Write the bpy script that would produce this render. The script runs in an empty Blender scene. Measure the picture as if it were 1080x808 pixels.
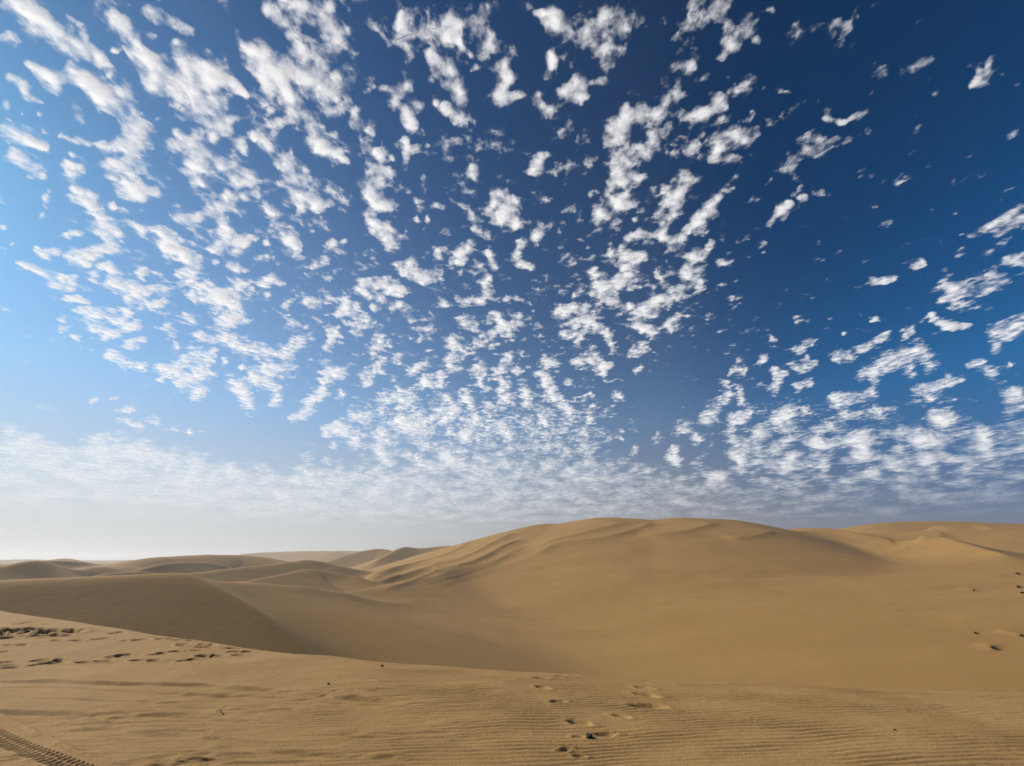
import bpy, math, random
import numpy as np
from mathutils import Vector

random.seed(7)
rng = np.random.default_rng(11)
R = math.radians
scene = bpy.context.scene
COL = scene.collection

# ------------------------------------------------------------------ settings
F_PX, CX, CY, HORIZON = 420.0, 540.0, 404.0, 590.0
PITCH = math.atan((HORIZON - CY) / F_PX)
CAM_H = 1.7
SUN_AZ, SUN_EL = R(-72.0), R(29.0)          # azimuth measured from +Y towards +X
CLOUD_H = 1500.0
CP, SP = math.cos(PITCH), math.sin(PITCH)


def ray(px, py):
    """direction in the world of a point seen in the photograph"""
    r, u, f = (np.asarray(px, float) - CX), (CY - np.asarray(py, float)), F_PX
    return np.stack([r, f * CP - u * SP, f * SP + u * CP], -1)


def project(x, y, z):
    f = y * CP + z * SP
    u = -y * SP + z * CP
    f = np.where(f < 1e-3, 1e-3, f)
    return CX + F_PX * x / f, CY - F_PX * u / f


def at_range(px, py, rng_):
    d = ray(px, py)
    k = rng_ / np.hypot(d[..., 0], d[..., 1])
    return np.stack([d[..., 0] * k, d[..., 1] * k, CAM_H + d[..., 2] * k], -1)


def on_plane(px, py, z=0.0):
    d = ray(px, py)
    k = (z - CAM_H) / d[..., 2]
    return np.stack([d[..., 0] * k, d[..., 1] * k, np.full(np.shape(k), z)], -1)


# ------------------------------------------------------------------ noise
def _hash(ix, iy, seed):
    h = (ix.astype(np.int64) * 374761393 + iy.astype(np.int64) * 668265263 + seed * 1442695041) & 0xFFFFFFFF
    h = ((h ^ (h >> 13)) * 1274126177) & 0xFFFFFFFF
    return (h ^ (h >> 16)) & 0xFFFFFFFF


def gnoise(x, y, seed=0):
    x0, y0 = np.floor(x), np.floor(y)
    fx, fy = x - x0, y - y0
    ix, iy = x0.astype(np.int64), y0.astype(np.int64)
    u = fx * fx * fx * (fx * (fx * 6 - 15) + 10)
    v = fy * fy * fy * (fy * (fy * 6 - 15) + 10)

    def g(a, b, dx, dy):
        ang = _hash(a, b, seed).astype(np.float64) * (2 * math.pi / 4294967296.0)
        return np.cos(ang) * dx + np.sin(ang) * dy
    a = g(ix, iy, fx, fy)
    b = g(ix + 1, iy, fx - 1, fy)
    c = g(ix, iy + 1, fx, fy - 1)
    d = g(ix + 1, iy + 1, fx - 1, fy - 1)
    return 1.41 * ((a + (b - a) * u) + ((c + (d - c) * u) - (a + (b - a) * u)) * v)


def fbm(x, y, octaves=5, seed=0, gain=0.5, lac=2.03):
    s, amp, tot = 0.0, 1.0, 0.0
    for k in range(octaves):
        s = s + amp * gnoise(x + 17.3 * k, y - 9.1 * k, seed + k * 31)
        tot += amp
        amp *= gain
        x, y = x * lac, y * lac
    return s / tot


def sstep(a, b, x):
    t = np.clip((x - a) / (b - a), 0, 1)
    return t * t * (3 - 2 * t)


# ------------------------------------------------------------------ objects
def tag(o, label=None, cat=None, group=None, kind=None):
    if label: o['label'] = label
    if cat: o['category'] = cat
    if group: o['group'] = group
    if kind: o['kind'] = kind
    return o


def mesh_object(name, verts, faces, mat, smooth=True, attrs=None):
    """faces: (n,4) or (n,3) array of ints"""
    me = bpy.data.meshes.new(name)
    verts = np.ascontiguousarray(verts, np.float32)
    faces = np.ascontiguousarray(faces, np.int32)
    n, k = faces.shape
    me.vertices.add(len(verts))
    me.vertices.foreach_set('co', verts.ravel())
    me.loops.add(n * k)
    me.loops.foreach_set('vertex_index', faces.ravel())
    me.polygons.add(n)
    me.polygons.foreach_set('loop_start', np.arange(0, n * k, k, dtype=np.int32))
    me.polygons.foreach_set('loop_total', np.full(n, k, np.int32))
    me.polygons.foreach_set('use_smooth', np.full(n, smooth, bool))
    me.update(calc_edges=True)
    for key, val in (attrs or {}).items():
        a = me.attributes.new(key, 'FLOAT', 'POINT')
        a.data.foreach_set('value', np.ascontiguousarray(val, np.float32))
    if mat: me.materials.append(mat)
    o = bpy.data.objects.new(name, me)
    COL.objects.link(o)
    return o


class Nodes:
    def __init__(self, tree):
        self.t = tree
        tree.nodes.clear()

    def __call__(self, kind, ins=None, **props):
        n = self.t.nodes.new(kind)
        for k, v in props.items():
            setattr(n, k, v)
        for k, v in (ins or {}).items():
            s = n.inputs[k]
            if isinstance(v, bpy.types.NodeSocket):
                self.t.links.new(v, s)
            else:
                s.default_value = v
        return n

    def math(self, op, a, b=0.0, c=0.0, clamp=False):
        n = self('ShaderNodeMath', {0: a, 1: b, 2: c}, operation=op)
        n.use_clamp = clamp
        return n.outputs[0]

    def smooth(self, x, a, b, lo=0.0, hi=1.0):
        n = self('ShaderNodeMapRange', {'Value': x, 'From Min': a, 'From Max': b, 'To Min': lo, 'To Max': hi})
        n.interpolation_type = 'SMOOTHSTEP'
        return n.outputs[0]

    def mixc(self, f, a, b, blend='MIX'):
        n = self('ShaderNodeMix', data_type='RGBA', blend_type=blend)
        for i, v in ((0, f), (6, a), (7, b)):
            if isinstance(v, bpy.types.NodeSocket):
                self.t.links.new(v, n.inputs[i])
            else:
                n.inputs[i].default_value = v
        return n.outputs[2]


def material(name):
    m = bpy.data.materials.new(name)
    m.use_nodes = True
    return m, Nodes(m.node_tree)


# ------------------------------------------------------------------ materials
def sand_material(name, near):
    m, N = material(name)
    out = N('ShaderNodeOutputMaterial')
    geo = N('ShaderNodeNewGeometry')
    pos = geo.outputs['Position']
    big = N('ShaderNodeTexNoise', {'Vector': pos, 'Scale': 0.9 if near else 0.02, 'Detail': 4.0, 'Roughness': 0.6})
    fine = N('ShaderNodeTexNoise', {'Vector': pos, 'Scale': 38.0 if near else 1.1, 'Detail': 5.0, 'Roughness': 0.7})
    c1 = (0.330, 0.194, 0.070, 1) if near else (0.290, 0.166, 0.054, 1)
    c2 = (0.378, 0.228, 0.088, 1) if near else (0.326, 0.190, 0.064, 1)
    c = N.mixc(N.smooth(big.outputs['Fac'], 0.35, 0.65), c1, c2)
    c = N.mixc(N.smooth(fine.outputs['Fac'], 0.30, 0.72, 0.0, 0.55 if near else 0.18), c, (0.20, 0.125, 0.052, 1))
    if not near:
        mp = N('ShaderNodeMapping', {'Vector': pos, 'Rotation': (0, 0, 0.35), 'Scale': (0.012, 0.11, 0.22)})
        strk = N('ShaderNodeTexNoise', {'Vector': mp.outputs[0], 'Scale': 1.0, 'Detail': 5.0, 'Roughness': 0.6})
        c = N.mixc(N.smooth(strk.outputs['Fac'], 0.40, 0.66, 0.0, 0.55), c, (0.265, 0.150, 0.050, 1))
    if near:
        speck = N('ShaderNodeTexNoise', {'Vector': pos, 'Scale': 170.0, 'Detail': 2.0})
        c = N.mixc(N.smooth(speck.outputs['Fac'], 0.62, 0.70, 0.0, 0.5), c, (0.46, 0.34, 0.20, 1))
    b = N('ShaderNodeBump', {'Strength': 0.85 if near else 0.35, 'Distance': 0.012 if near else 0.10,
                             'Height': fine.outputs['Fac']})
    bs = N('ShaderNodeBsdfPrincipled', {'Base Color': c, 'Roughness': 0.93, 'Normal': b.outputs[0]})
    bs.inputs['Specular IOR Level'].default_value = 0.12
    N.t.links.new(bs.outputs[0], out.inputs['Surface'])
    return m


def cloud_material(name):
    m, N = material(name)
    out = N('ShaderNodeOutputMaterial')
    geo = N('ShaderNodeNewGeometry')
    dens = N('ShaderNodeAttribute', attribute_name='cloud_depth').outputs['Fac']
    opac = N('ShaderNodeAttribute', attribute_name='cloud_cover').outputs['Fac']
    warp = N('ShaderNodeTexNoise', {'Vector': geo.outputs['Position'], 'Scale': 0.016, 'Detail': 2.0})
    wv = N('ShaderNodeVectorMath', {0: warp.outputs['Color'], 1: (0.5, 0.5, 0.5)}, operation='SUBTRACT')
    ws = N('ShaderNodeVectorMath', {0: wv.outputs[0], 'Scale': 42.0}, operation='SCALE')
    p = N('ShaderNodeVectorMath', {0: geo.outputs['Position'], 1: ws.outputs[0]}, operation='ADD')
    n1 = N('ShaderNodeTexNoise', {'Vector': p.outputs[0], 'Scale': 0.018, 'Detail': 7.0, 'Roughness': 0.57})
    e = N.math('SUBTRACT', n1.outputs['Fac'], 0.5)
    n2 = N('ShaderNodeTexNoise', {'Vector': p.outputs[0], 'Scale': 0.0065, 'Detail': 3.0, 'Roughness': 0.55})
    e2 = N.math('SUBTRACT', n2.outputs['Fac'], 0.5)
    amt = N('ShaderNodeAttribute', attribute_name='cloud_detail').outputs['Fac']
    d = N.math('MULTIPLY_ADD', e, N.math('MULTIPLY', amt, 2.9), dens)
    d = N.math('MULTIPLY_ADD', e2, 1.6, d)
    a = N.smooth(d, -0.12, 1.18, 0.0, 0.96)
    edge = N.smooth(dens, -0.20, 0.06)               # nothing at the very rim of the shell
    a = N.math('MULTIPLY', a, edge)
    a = N.math('MULTIPLY', a, opac, clamp=True)
    flat = N('ShaderNodeVectorMath', {0: geo.outputs['Normal'], 1: (0.22, 0.22, 1.0)}, operation='MULTIPLY')
    flat = N('ShaderNodeVectorMath', {0: flat.outputs[0]}, operation='NORMALIZE')
    bump = N('ShaderNodeBump', {'Strength': 0.10, 'Distance': 10.0, 'Height': n1.outputs['Fac'], 'Normal': flat.outputs[0]})
    dif = N('ShaderNodeBsdfDiffuse', {'Color': (0.95, 0.95, 0.95, 1), 'Normal': bump.outputs[0]})
    tra = N('ShaderNodeBsdfTranslucent', {'Color': (0.985, 0.985, 0.985, 1), 'Normal': bump.outputs[0]})
    sc = N('ShaderNodeMixShader', {0: 0.85, 1: dif.outputs[0], 2: tra.outputs[0]})
    tr = N('ShaderNodeBsdfTransparent')
    mx = N('ShaderNodeMixShader', {0: a, 1: tr.outputs[0], 2: sc.outputs[0]})
    N.t.links.new(mx.outputs[0], out.inputs['Surface'])
    return m


def plain_material(name, c1, c2, scale, rough=0.8):
    m, N = material(name)
    out = N('ShaderNodeOutputMaterial')
    tc = N('ShaderNodeTexCoord')
    n = N('ShaderNodeTexNoise', {'Vector': tc.outputs['Object'], 'Scale': scale, 'Detail': 5.0, 'Roughness': 0.65})
    c = N.mixc(N.smooth(n.outputs['Fac'], 0.35, 0.68), c1, c2)
    b = N('ShaderNodeBump', {'Strength': 0.6, 'Distance': 0.01, 'Height': n.outputs['Fac']})
    bs = N('ShaderNodeBsdfPrincipled', {'Base Color': c, 'Roughness': rough, 'Normal': b.outputs[0]})
    N.t.links.new(bs.outputs[0], out.inputs['Surface'])
    return m


# ------------------------------------------------------------------ terrain
def catmull(pts, n_per=7):
    P = np.asarray(pts, float)
    P = np.vstack([2 * P[0] - P[1], P, 2 * P[-1] - P[-2]])
    out = []
    for i in range(1, len(P) - 2):
        p0, p1, p2, p3 = P[i - 1], P[i], P[i + 1], P[i + 2]
        for t in np.linspace(0, 1, n_per, endpoint=False):
            out.append(0.5 * ((2 * p1) + (-p0 + p2) * t + (2 * p0 - 5 * p1 + 4 * p2 - p3) * t * t
                              + (-p0 + 3 * p1 - 3 * p2 + p3) * t ** 3))
    out.append(P[-2])
    return np.array(out)


def crest(pts):
    p = np.array(pts, float)
    return at_range(p[:, 0], p[:, 1], p[:, 2])


# crest as (px, py, range); then: slope and depth on the far side (left of travel), on the near side, crest rounding
DUNES = [
    # the big dune that fills the right half
    dict(c=[(468, 580, 300), (520, 566, 250), (560, 556, 228), (574, 553, 224), (590, 553, 222), (612, 549, 218), (640, 546, 214),
            (668, 547, 212), (690, 549, 212), (712, 547, 212), (760, 548, 218), (790, 552, 228), (822, 559, 240), (870, 563, 250), (930, 563, 258), (1010, 560, 266), (1100, 558, 274), (1250, 560, 285), (1500, 565, 295)],
         far=(0.45, 30), near=(0.30, 36), w=9.0),
    dict(c=[(806, 561, 262), (832, 558, 258), (856, 557, 254), (884, 559, 248), (912, 565, 238), (944, 572, 228), (962, 577, 220)],
         far=(0.26, 5), near=(0.26, 6), w=3.0),
    dict(c=[(868, 560, 340), (900, 555, 345), (925, 552, 350), (965, 550, 360), (1030, 551, 370), (1100, 553, 380), (1300, 556, 400)],
         far=(0.3, 20), near=(0.30, 30), w=6.0),
    dict(c=[(890, 575, 232), (930, 572, 226), (962, 570, 222), (992, 567, 216), (1008, 570, 208), (1030, 576, 198), (1060, 584, 188)],
         far=(0.38, 6), near=(0.26, 6), w=1.6),
    dict(c=[(985, 556, 300), (1040, 555, 305), (1110, 557, 310)], far=(0.4, 8), near=(0.3, 12), w=1.5),
    # rim of the bowl, sweeping up to the big dune
    dict(c=[(250, 615, 74), (280, 621, 80), (315, 625, 90), (345, 626, 100), (382, 622, 112), (420, 615, 128), (460, 606, 146),
            (500, 592, 168), (530, 577, 190), (556, 562, 212)],
         far=(0.42, 14), near=(0.16, 18), w=1.2),
    dict(c=[(372, 618, 135), (410, 612, 150), (446, 603, 168), (478, 592, 184), (506, 579, 200), (528, 568, 216)],
         far=(0.50, 10), near=(0.22, 8), w=1.0),
    dict(c=[(398, 604, 172), (438, 597, 190), (470, 588, 206), (496, 577, 220), (516, 569, 232)],
         far=(0.50, 12), near=(0.25, 8), w=1.0),
    dict(c=[(408, 622, 120), (450, 615, 136), (492, 603, 154), (526, 588, 172), (556, 572, 190), (584, 562, 204)],
         far=(0.42, 5), near=(0.2, 4), w=0.8),
    # middle dunes, left
    dict(c=[(-120, 606, 122), (-40, 602, 136), (0, 598, 148), (22, 594, 155), (40, 592, 162), (58, 596, 168), (84, 604, 175), (112, 612, 180)],
         far=(0.22, 10), near=(0.58, 15), w=0.8),
    dict(c=[(66, 606, 170), (88, 600, 178), (106, 597, 186), (120, 599, 192), (134, 606, 196), (146, 613, 198)],
         far=(0.30, 10), near=(0.45, 14), w=2.0),
    dict(c=[(30, 594, 340), (54, 590, 330), (72, 589, 320), (82, 591, 310), (104, 597, 290)],
         far=(0.35, 10), near=(0.35, 14), w=3.0),
    dict(c=[(122, 597, 240), (140, 592, 250), (166, 588, 258), (200, 586, 262), (236, 585, 266), (262, 586, 268), (292, 590, 262), (318, 597, 250)],
         far=(0.25, 14), near=(0.42, 18), w=8.0),
    dict(c=[(200, 604, 150), (236, 600, 160), (270, 597, 170), (300, 593, 180), (322, 590, 186), (338, 592, 190), (362, 598, 196), (392, 604, 198)],
         far=(0.40, 12), near=(0.35, 14), w=2.5),
    dict(c=[(248, 614, 112), (280, 609, 122), (306, 604, 130), (326, 600, 136), (344, 603, 138), (372, 609, 138)],
         far=(0.40, 8), near=(0.28, 10), w=1.4),
    dict(c=[(330, 596, 400), (352, 590, 410), (374, 583, 420), (396, 579, 430), (410, 580, 425), (436, 587, 400)],
         far=(0.45, 14), near=(0.35, 18), w=3.0),
    dict(c=[(396, 592, 350), (412, 583, 365), (426, 577, 380), (442, 578, 385), (466, 576, 390), (486, 576, 380), (510, 580, 360)],
         far=(0.45, 14), near=(0.36, 20), w=3.0),
    dict(c=[(96, 608, 118), (120, 604, 124), (146, 603.5, 130), (168, 606, 134), (190, 611, 136)], far=(0.3, 6), near=(0.5, 8), w=0.8),
    dict(c=[(138, 603, 200), (160, 597, 206), (186, 593, 214), (212, 593, 222), (236, 597, 228), (258, 603, 232)], far=(0.3, 8), near=(0.45, 10), w=1.0),
    dict(c=[(-30, 599, 230), (14, 595, 238), (50, 592, 244), (86, 592.5, 250), (112, 597, 256), (136, 604, 258)], far=(0.3, 8), near=(0.5, 10), w=1.0),
    # far ridges
    dict(c=[(220, 588, 900), (262, 585, 900), (290, 583, 880), (330, 582, 840), (352, 582, 800), (378, 585, 760)],
         far=(0.3, 12), near=(0.34, 16), w=3.0),
    dict(c=[(256, 584, 1350), (290, 582, 1350), (330, 581, 1300), (372, 581, 1280), (420, 583, 1200)],
         far=(0.3, 20), near=(0.4, 22), w=3.0),
    dict(c=[(-200, 595, 1500), (-60, 592, 1450), (30, 590, 1400), (60, 591, 1380), (130, 591, 1350), (190, 588, 1400), (262, 586, 1400)],
         far=(0.3, 20), near=(0.4, 22), w=8.0),
    dict(c=[(-700, 600, 420), (-400, 598, 400), (-200, 596, 380), (-60, 596, 360), (20, 595, 350)],
         far=(0.3, 16), near=(0.45, 20), w=6.0),
]
for D in DUNES:
    D['p'] = catmull(crest(D['c']), 6)

# the left dune in front of the bowl: a slip face turned to us, a gentle back, and a lee side that falls into the bowl
PA, PB = crest([(0, 612.5, 57.5)])[0], crest([(197, 603, 56.5)])[0]
AB = (PB - PA)[:2] / np.linalg.norm((PB - PA)[:2])
ABZ = (PB[2] - PA[2]) / np.linalg.norm((PB - PA)[:2])
DIP = np.array([AB[1], -AB[0]])
FACE_SLOPE = 0.47


def _on_face(px, py):
    d = ray(px, py)
    # z = PA.z + ABZ*t - slope*s
    gx, gy = ABZ * AB[0] - FACE_SLOPE * DIP[0], ABZ * AB[1] - FACE_SLOPE * DIP[1]
    k = (PA[2] - gx * PA[0] - gy * PA[1] - CAM_H) / (d[2] - gx * d[0] - gy * d[1])
    return np.array([d[0] * k, d[1] * k, CAM_H + d[2] * k])


PC = _on_face(322, 688)
BC = (PC - PB)[:2] / np.linalg.norm((PC - PB)[:2])
BCZ = (PC[2] - PB[2]) / np.linalg.norm((PC - PB)[:2])
LEE = np.array([-BC[1], BC[0]])
if LEE[0] < 0: LEE = -LEE


def left_dune(x, y):
    ax, ay = x - PA[0], y - PA[1]
    t, q = ax * AB[0] + ay * AB[1], ax * DIP[0] + ay * DIP[1]
    t = t + 1.5 * fbm(x / 14, y / 14, 2, 33)
    crown = -0.010 * np.maximum(0, -t - 4) ** 2 * 0.2 - 0.05 * np.maximum(0, -t)
    p1 = PA[2] + ABZ * np.clip(t, 0, 30) - 0.12 * np.maximum(t - 30, 0) - FACE_SLOPE * q + crown 
    p3 = PA[2] + ABZ * np.clip(t, 0, 30) - 0.12 * np.maximum(t - 30, 0) + 0.16 * q + crown
    bx, by = x - PB[0], y - PB[1]
    u, v = bx * BC[0] + by * BC[1], bx * LEE[0] + by * LEE[1]
    v = v - 1.1 * np.sin(np.clip(u / 19, -0.2, 1.2) * math.pi) + 0.4 * fbm(x / 9, y / 9, 2, 34)
    p2 = PB[2] + BCZ * u - np.where(v > 0, (2.4 * (1 - np.exp(-0.42 * v / 2.4)) + 0.15 * v), 0.50 * v)
    k = 0.35
    lo = np.minimum(np.minimum(p1, p2), p3)
    return lo - k * np.log(np.exp(-(p1 - lo) / k) + np.exp(-(p2 - lo) / k) + np.exp(-(p3 - lo) / k)) + 0.2


EDGE = np.array([(-300, 618), (-150, 628), (0, 643), (60, 651), (150, 664), (230, 674), (300, 683), (420, 692.5), (540, 700), (680, 708), (800, 713),
                 (940, 718), (1080, 722), (1300, 728)], float)
_e = on_plane(EDGE[:, 0], EDGE[:, 1])
EDGE_T, EDGE_R = np.arctan2(_e[:, 0], _e[:, 1]), np.hypot(_e[:, 0], _e[:, 1])


def edge_range(t):
    tt = np.concatenate([[-math.pi, -2.2], EDGE_T, [2.2, math.pi]])
    rr = np.concatenate([[45, 42], EDGE_R, [18, 45]])
    # smooth the polyline a little
    s = 0
    for dt in (-0.04, -0.02, 0, 0.02, 0.04):
        s = s + np.interp(t + dt, tt, rr)
    return s / 5


def dune_height(x, y):
    """height of the dunes beyond the foreground"""
    x = np.asarray(x, np.float64); y = np.asarray(y, np.float64)
    r = np.hypot(x, y)
    base = -13.0 + 9.0 * sstep(250, 900, r) + 2.5 * fbm(x / 130, y / 130, 3, 3) * sstep(120, 400, r)
    base = base + sstep(350, 1200, r) * 4.0 * fbm(x / 230 + 5, y / 110, 3, 9)
    beta = 1.5
    acc = np.exp(beta * np.clip(base + 14, -30, 60))
    for D in DUNES:
        P = D['p']
        E = np.gradient(P[:, :2], axis=0)
        E /= np.linalg.norm(E, axis=1, keepdims=True)
        dmin = np.full(x.shape, 1e9)
        for k in range(len(P) - 1):
            ax, ay = P[k, 0], P[k, 1]; ex, ey = P[k + 1, 0] - ax, P[k + 1, 1] - ay
            u = np.clip(((x - ax) * ex + (y - ay) * ey) / (ex * ex + ey * ey), 0, 1)
            dmin = np.minimum(dmin, (x - ax - u * ex) ** 2 + (y - ay - u * ey) ** 2)
        dmin = np.sqrt(dmin)
        tau = 1.0 / (0.5 + 0.13 * dmin)
        sw = np.zeros(x.shape); sz = np.zeros(x.shape); ss = np.zeros(x.shape)
        for k in range(len(P)):
            qx, qy = x - P[k, 0], y - P[k, 1]
            dk = np.sqrt(qx * qx + qy * qy) + 1e-6
            wk = np.exp((dmin - dk) * tau)
            sw += wk; sz += wk * P[k, 2]
            ss += wk * (E[k, 0] * qy - E[k, 1] * qx) / dk
        zc = sz / sw
        side = sstep(-0.55, 0.55, ss / sw)
        w = D['w'] if D['w'] > 7.5 else 0.5 * D['w']
        dd = np.sqrt(dmin * dmin + w * w) - w
        (sf, df), (sn, dn) = D['far'], D['near']
        hf = df * (1 - np.exp(-sf * dd / df))
        hn = dn * (1 - np.exp(-sn * dd / dn))
        h = zc - (side * hf + (1 - side) * hn) - 0.05 * dd - 0.0004 * dd * np.minimum(dd, 150)
        acc += np.exp(beta * np.clip(h + 14, -40, 80))
    acc += np.exp(beta * np.clip(left_dune(x, y) + 14, -40, 80))
    z = np.log(acc) / beta - 14
    # wind-worn unevenness, long and low
    amp = sstep(25, 120, r)
    z = z + amp * (0.55 * fbm(x / 46 + y / 90, y / 30, 3, 21) + 0.16 * fbm(x / 9 + y / 14, y / 5.5, 3, 22))
    for P, A, wl, wr in STREAKS:
        lo_, hi_ = P[:, :2].min(0) - 30, P[:, :2].max(0) + 30
        m = (x > lo_[0]) & (x < hi_[0]) & (y > lo_[1]) & (y < hi_[1])
        if not m.any(): continue
        xs, ys = x[m], y[m]
        best = np.full(xs.shape, 1e9); uu = np.zeros(xs.shape)
        n = len(P) - 1
        for k in range(n):
            ax, ay = P[k, 0], P[k, 1]; ex, ey = P[k + 1, 0] - ax, P[k + 1, 1] - ay
            u = ((xs - ax) * ex + (ys - ay) * ey) / (ex * ex + ey * ey)
            u = np.clip(u, 0, 1)
            cr = np.hypot(xs - ax - u * ex, ys - ay - u * ey) * np.sign(ex * (ys - ay) - ey * (xs - ax))
            q = np.abs(cr) < np.abs(best)
            best = np.where(q, cr, best); uu = np.where(q, (k + u) / n, uu)
        ends = sstep(0, 0.18, uu) * sstep(1.0, 0.8, uu)
        if A < 0:
            prof = A * np.exp(-(best / 0.5) ** 2) - 0.4 * A * np.exp(-((best + 1.0) / 0.7) ** 2)
        else:
            prof = A * np.where(best > 0, np.exp(-np.abs(best) / wl), np.exp(-np.abs(best) / wr))
        z[m] = z[m] + prof * ends
    return z


STREAKS = []


def fore_height(x, y):
    r = np.hypot(x, y)
    t = np.arctan2(x, y)
    d = r - edge_range(t)
    w = 0.35
    drop = 0.52 * w * np.logaddexp(0, np.clip(d / w, -40, 400)) 
    bumps = 0.035 * fbm(x / 2.6, y / 1.9, 3, 40) * sstep(2.0, -1.0, d)
    return -drop + bumps


def height(x, y):
    x = np.asarray(x, float); y = np.asarray(y, float)
    b = fore_height(x, y)
    a = np.full(x.shape, -20.0)
    q = np.hypot(x, y) - edge_range(np.arctan2(x, y)) > 0.4
    if q.any():
        a[q] = dune_height(x[q], y[q])
    beta = 1.6
    m = np.maximum(a, b)
    soft = m + np.log(np.exp(beta * (a - m)) + np.exp(beta * (b - m))) / beta
    near = sstep(6.0, 0.5, np.hypot(x, y) - edge_range(np.arctan2(x, y)))
    return soft * (1 - near) + b * near


def hit(px, py, r0=3.0, r1=900.0):
    """first point of the ground seen at this place of the photograph"""
    d = ray(px, py); d = d / math.hypot(d[0], d[1])
    rr = np.exp(np.linspace(math.log(r0), math.log(r1), 2500))
    z = CAM_H + d[2] * rr
    g = height(d[0] * rr, d[1] * rr)
    k = np.nonzero(g > z)[0]
    i = k[0] if len(k) else len(rr) - 1
    return np.array([d[0] * rr[i], d[1] * rr[i], g[i]])


_lines = [
    ([(548, 561), (539, 565), (520, 575), (502, 586), (482, 594), (460, 599), (430, 607), (405, 615), (377, 622)], 1.1),
    ([(552, 569), (540, 575), (527, 581), (510, 591), (487, 600), (462, 607), (432, 612)], 0.9),
    ([(516, 563), (502, 570), (485, 580), (470, 587), (445, 594), (420, 601), (400, 607)], 1.0),
    ([(560, 580), (540, 587), (520, 594), (495, 602), (470, 609), (440, 616)], 0.6),
    ([(672, 552), (640, 559), (615, 565), (590, 571), (560, 580)], 1.0),
    ([(690, 551), (680, 557), (647, 567), (615, 572), (585, 577), (555, 592)], 1.0),
    ([(760, 552), (745, 557), (725, 562), (700, 565), (670, 566)], 1.0),
    ([(820, 561), (806, 565), (790, 568), (765, 570)], 0.8),
    ([(1000, 564), (992, 567), (978, 569.5), (958, 571.5)], 1.0),
    ([(945, 573), (930, 575), (908, 578)], 0.7),
    ([(1080, 561), (1040, 557), (1008, 557.5), (990, 559)], 0.8),
    ([(447, 644), (495, 650), (540, 652), (602, 659), (675, 665), (735, 670)], -0.14),
    ([(1052, 685), (1042, 683), (1032, 680)], 0.35, 0.8, 1.2),
    ([(1082, 672), (1068, 669), (1050, 665)], 0.35, 0.8, 1.2),
    ([(1029, 623.5), (1020, 622), (1010, 620.5)], 0.35, 0.8, 1.2),
]
_st = []
for pts, A, *ws in list(_lines[:4]):
    for dx, dy, f, w1, w2 in ((10, 5.0, 0.40, 1.1, 4.0), (-8, -4.0, 0.28, 1.0, 3.5)):
        _lines.append(([(p + dx, q + dy) for p, q in pts], A * f, w1, w2))
for pts, A, *ws in _lines:
    h3 = [hit(p[0], p[1], r0=40.0) for p in pts]
    md = np.median([math.hypot(p[0], p[1]) for p in h3])
    h3 = [p for p in h3 if 0.6 * md < math.hypot(p[0], p[1]) < 1.45 * md]
    if len(h3) > 2:
        _st.append((catmull(np.array(h3), 4), A, *(ws or (2.6, 11.0))))
STREAKS.extend(_st)

# --- what has marked the sand in front: footprints, ruts, a tyre track, ripples
PRINTS = []                                   # x, y, length, width, angle, depth, rim


def add_print(px, py, L=0.30, W=0.16, ang=None, depth=0.05, rim=0.018):
    p = on_plane(px, py)
    PRINTS.append((p[0], p[1], L, W, random.uniform(-0.5, 0.5) if ang is None else ang, depth, rim))


for (px, py, s) in [(570, 714.5, 1.15), (573, 725, 1.0), (591, 711, .9), (604, 707.5, .9), (630, 706, 1.0), (645, 706, .6), (670, 705.8, 1.1),
                    (684, 706.5, .8), (700, 707, .8), (681, 712, 1.3), (680, 724, 1.2), (682, 732, 1.5), (684, 743.5, 1.8),
                    (589, 740, 1.0), (655, 754.5, .95), (611, 761.5, 1.25), (639, 773.5, 1.0), (596, 790, .7), (612, 797, .6), (610, 776, .6)]:
    add_print(px, py, 0.23 * s, 0.12 * s, random.uniform(-0.6, 0.4), 0.024 * s, 0.007)
for (px, py, s) in [(96, 663, 1), (118, 668, 1), (128, 667, .9), (60, 676, 1), (80, 676, 1.1), (106, 674, 1.2), (112, 673, 1), (134, 675.5, 1.1), (142, 675.5, 1),
                    (153, 674, 1.2), (163, 671, .9), (170, 673, 1), (174, 674.5, 1.1), (181, 673, .9), (188, 675, .9), (196, 672.5, .9), (203, 675.5, .9),
                    (193, 680, 1.2), (199, 681.2, 1.4), (216, 679, .9), (222, 680, 1.3), (215, 683, .9), (207, 686, .9), (242, 683, 1.1), (247, 687, .9),
                    (258, 687, 1.1), (253, 691, .8), (217, 692.5, 1.3), (230, 692, 1), (165, 690.5, .9), (173, 689.5, 1), (186, 688, .9), (190, 687.5, 1),
                    (90, 698, 1.2), (107, 697.5, 1.2), (120, 693, .9), (132, 691, 1.4), (146, 696.5, 1), (162, 696.5, 1.1), (195, 697, .9), (204, 695.5, .9),
                    (46, 695.5, 1.3), (56, 698.5, 1.5), (40, 700.5, 1), (64, 696, 1), (4, 698, 1), (8, 701, .9), (10, 704, 1), (14, 681, 1), (6, 681.5, .9),
                    (3, 687, .8), (30, 657, 1.2), (18, 658.5, 1), (37, 660.5, .8), (38, 657, .7), (63, 667, .9), (50, 659, .7), (24, 681, .9)]:
    add_print(px, py, 0.32 * s, 0.17 * s, random.uniform(-0.5, 0.5), 0.05 * s, 0.006)
    if random.random() < 0.6:
        add_print(px + random.uniform(-5, 5), py + random.uniform(-.8, .8), 0.24 * s, 0.16 * s, random.uniform(-0.5, 0.5), 0.05 * s, 0.008)
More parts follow.
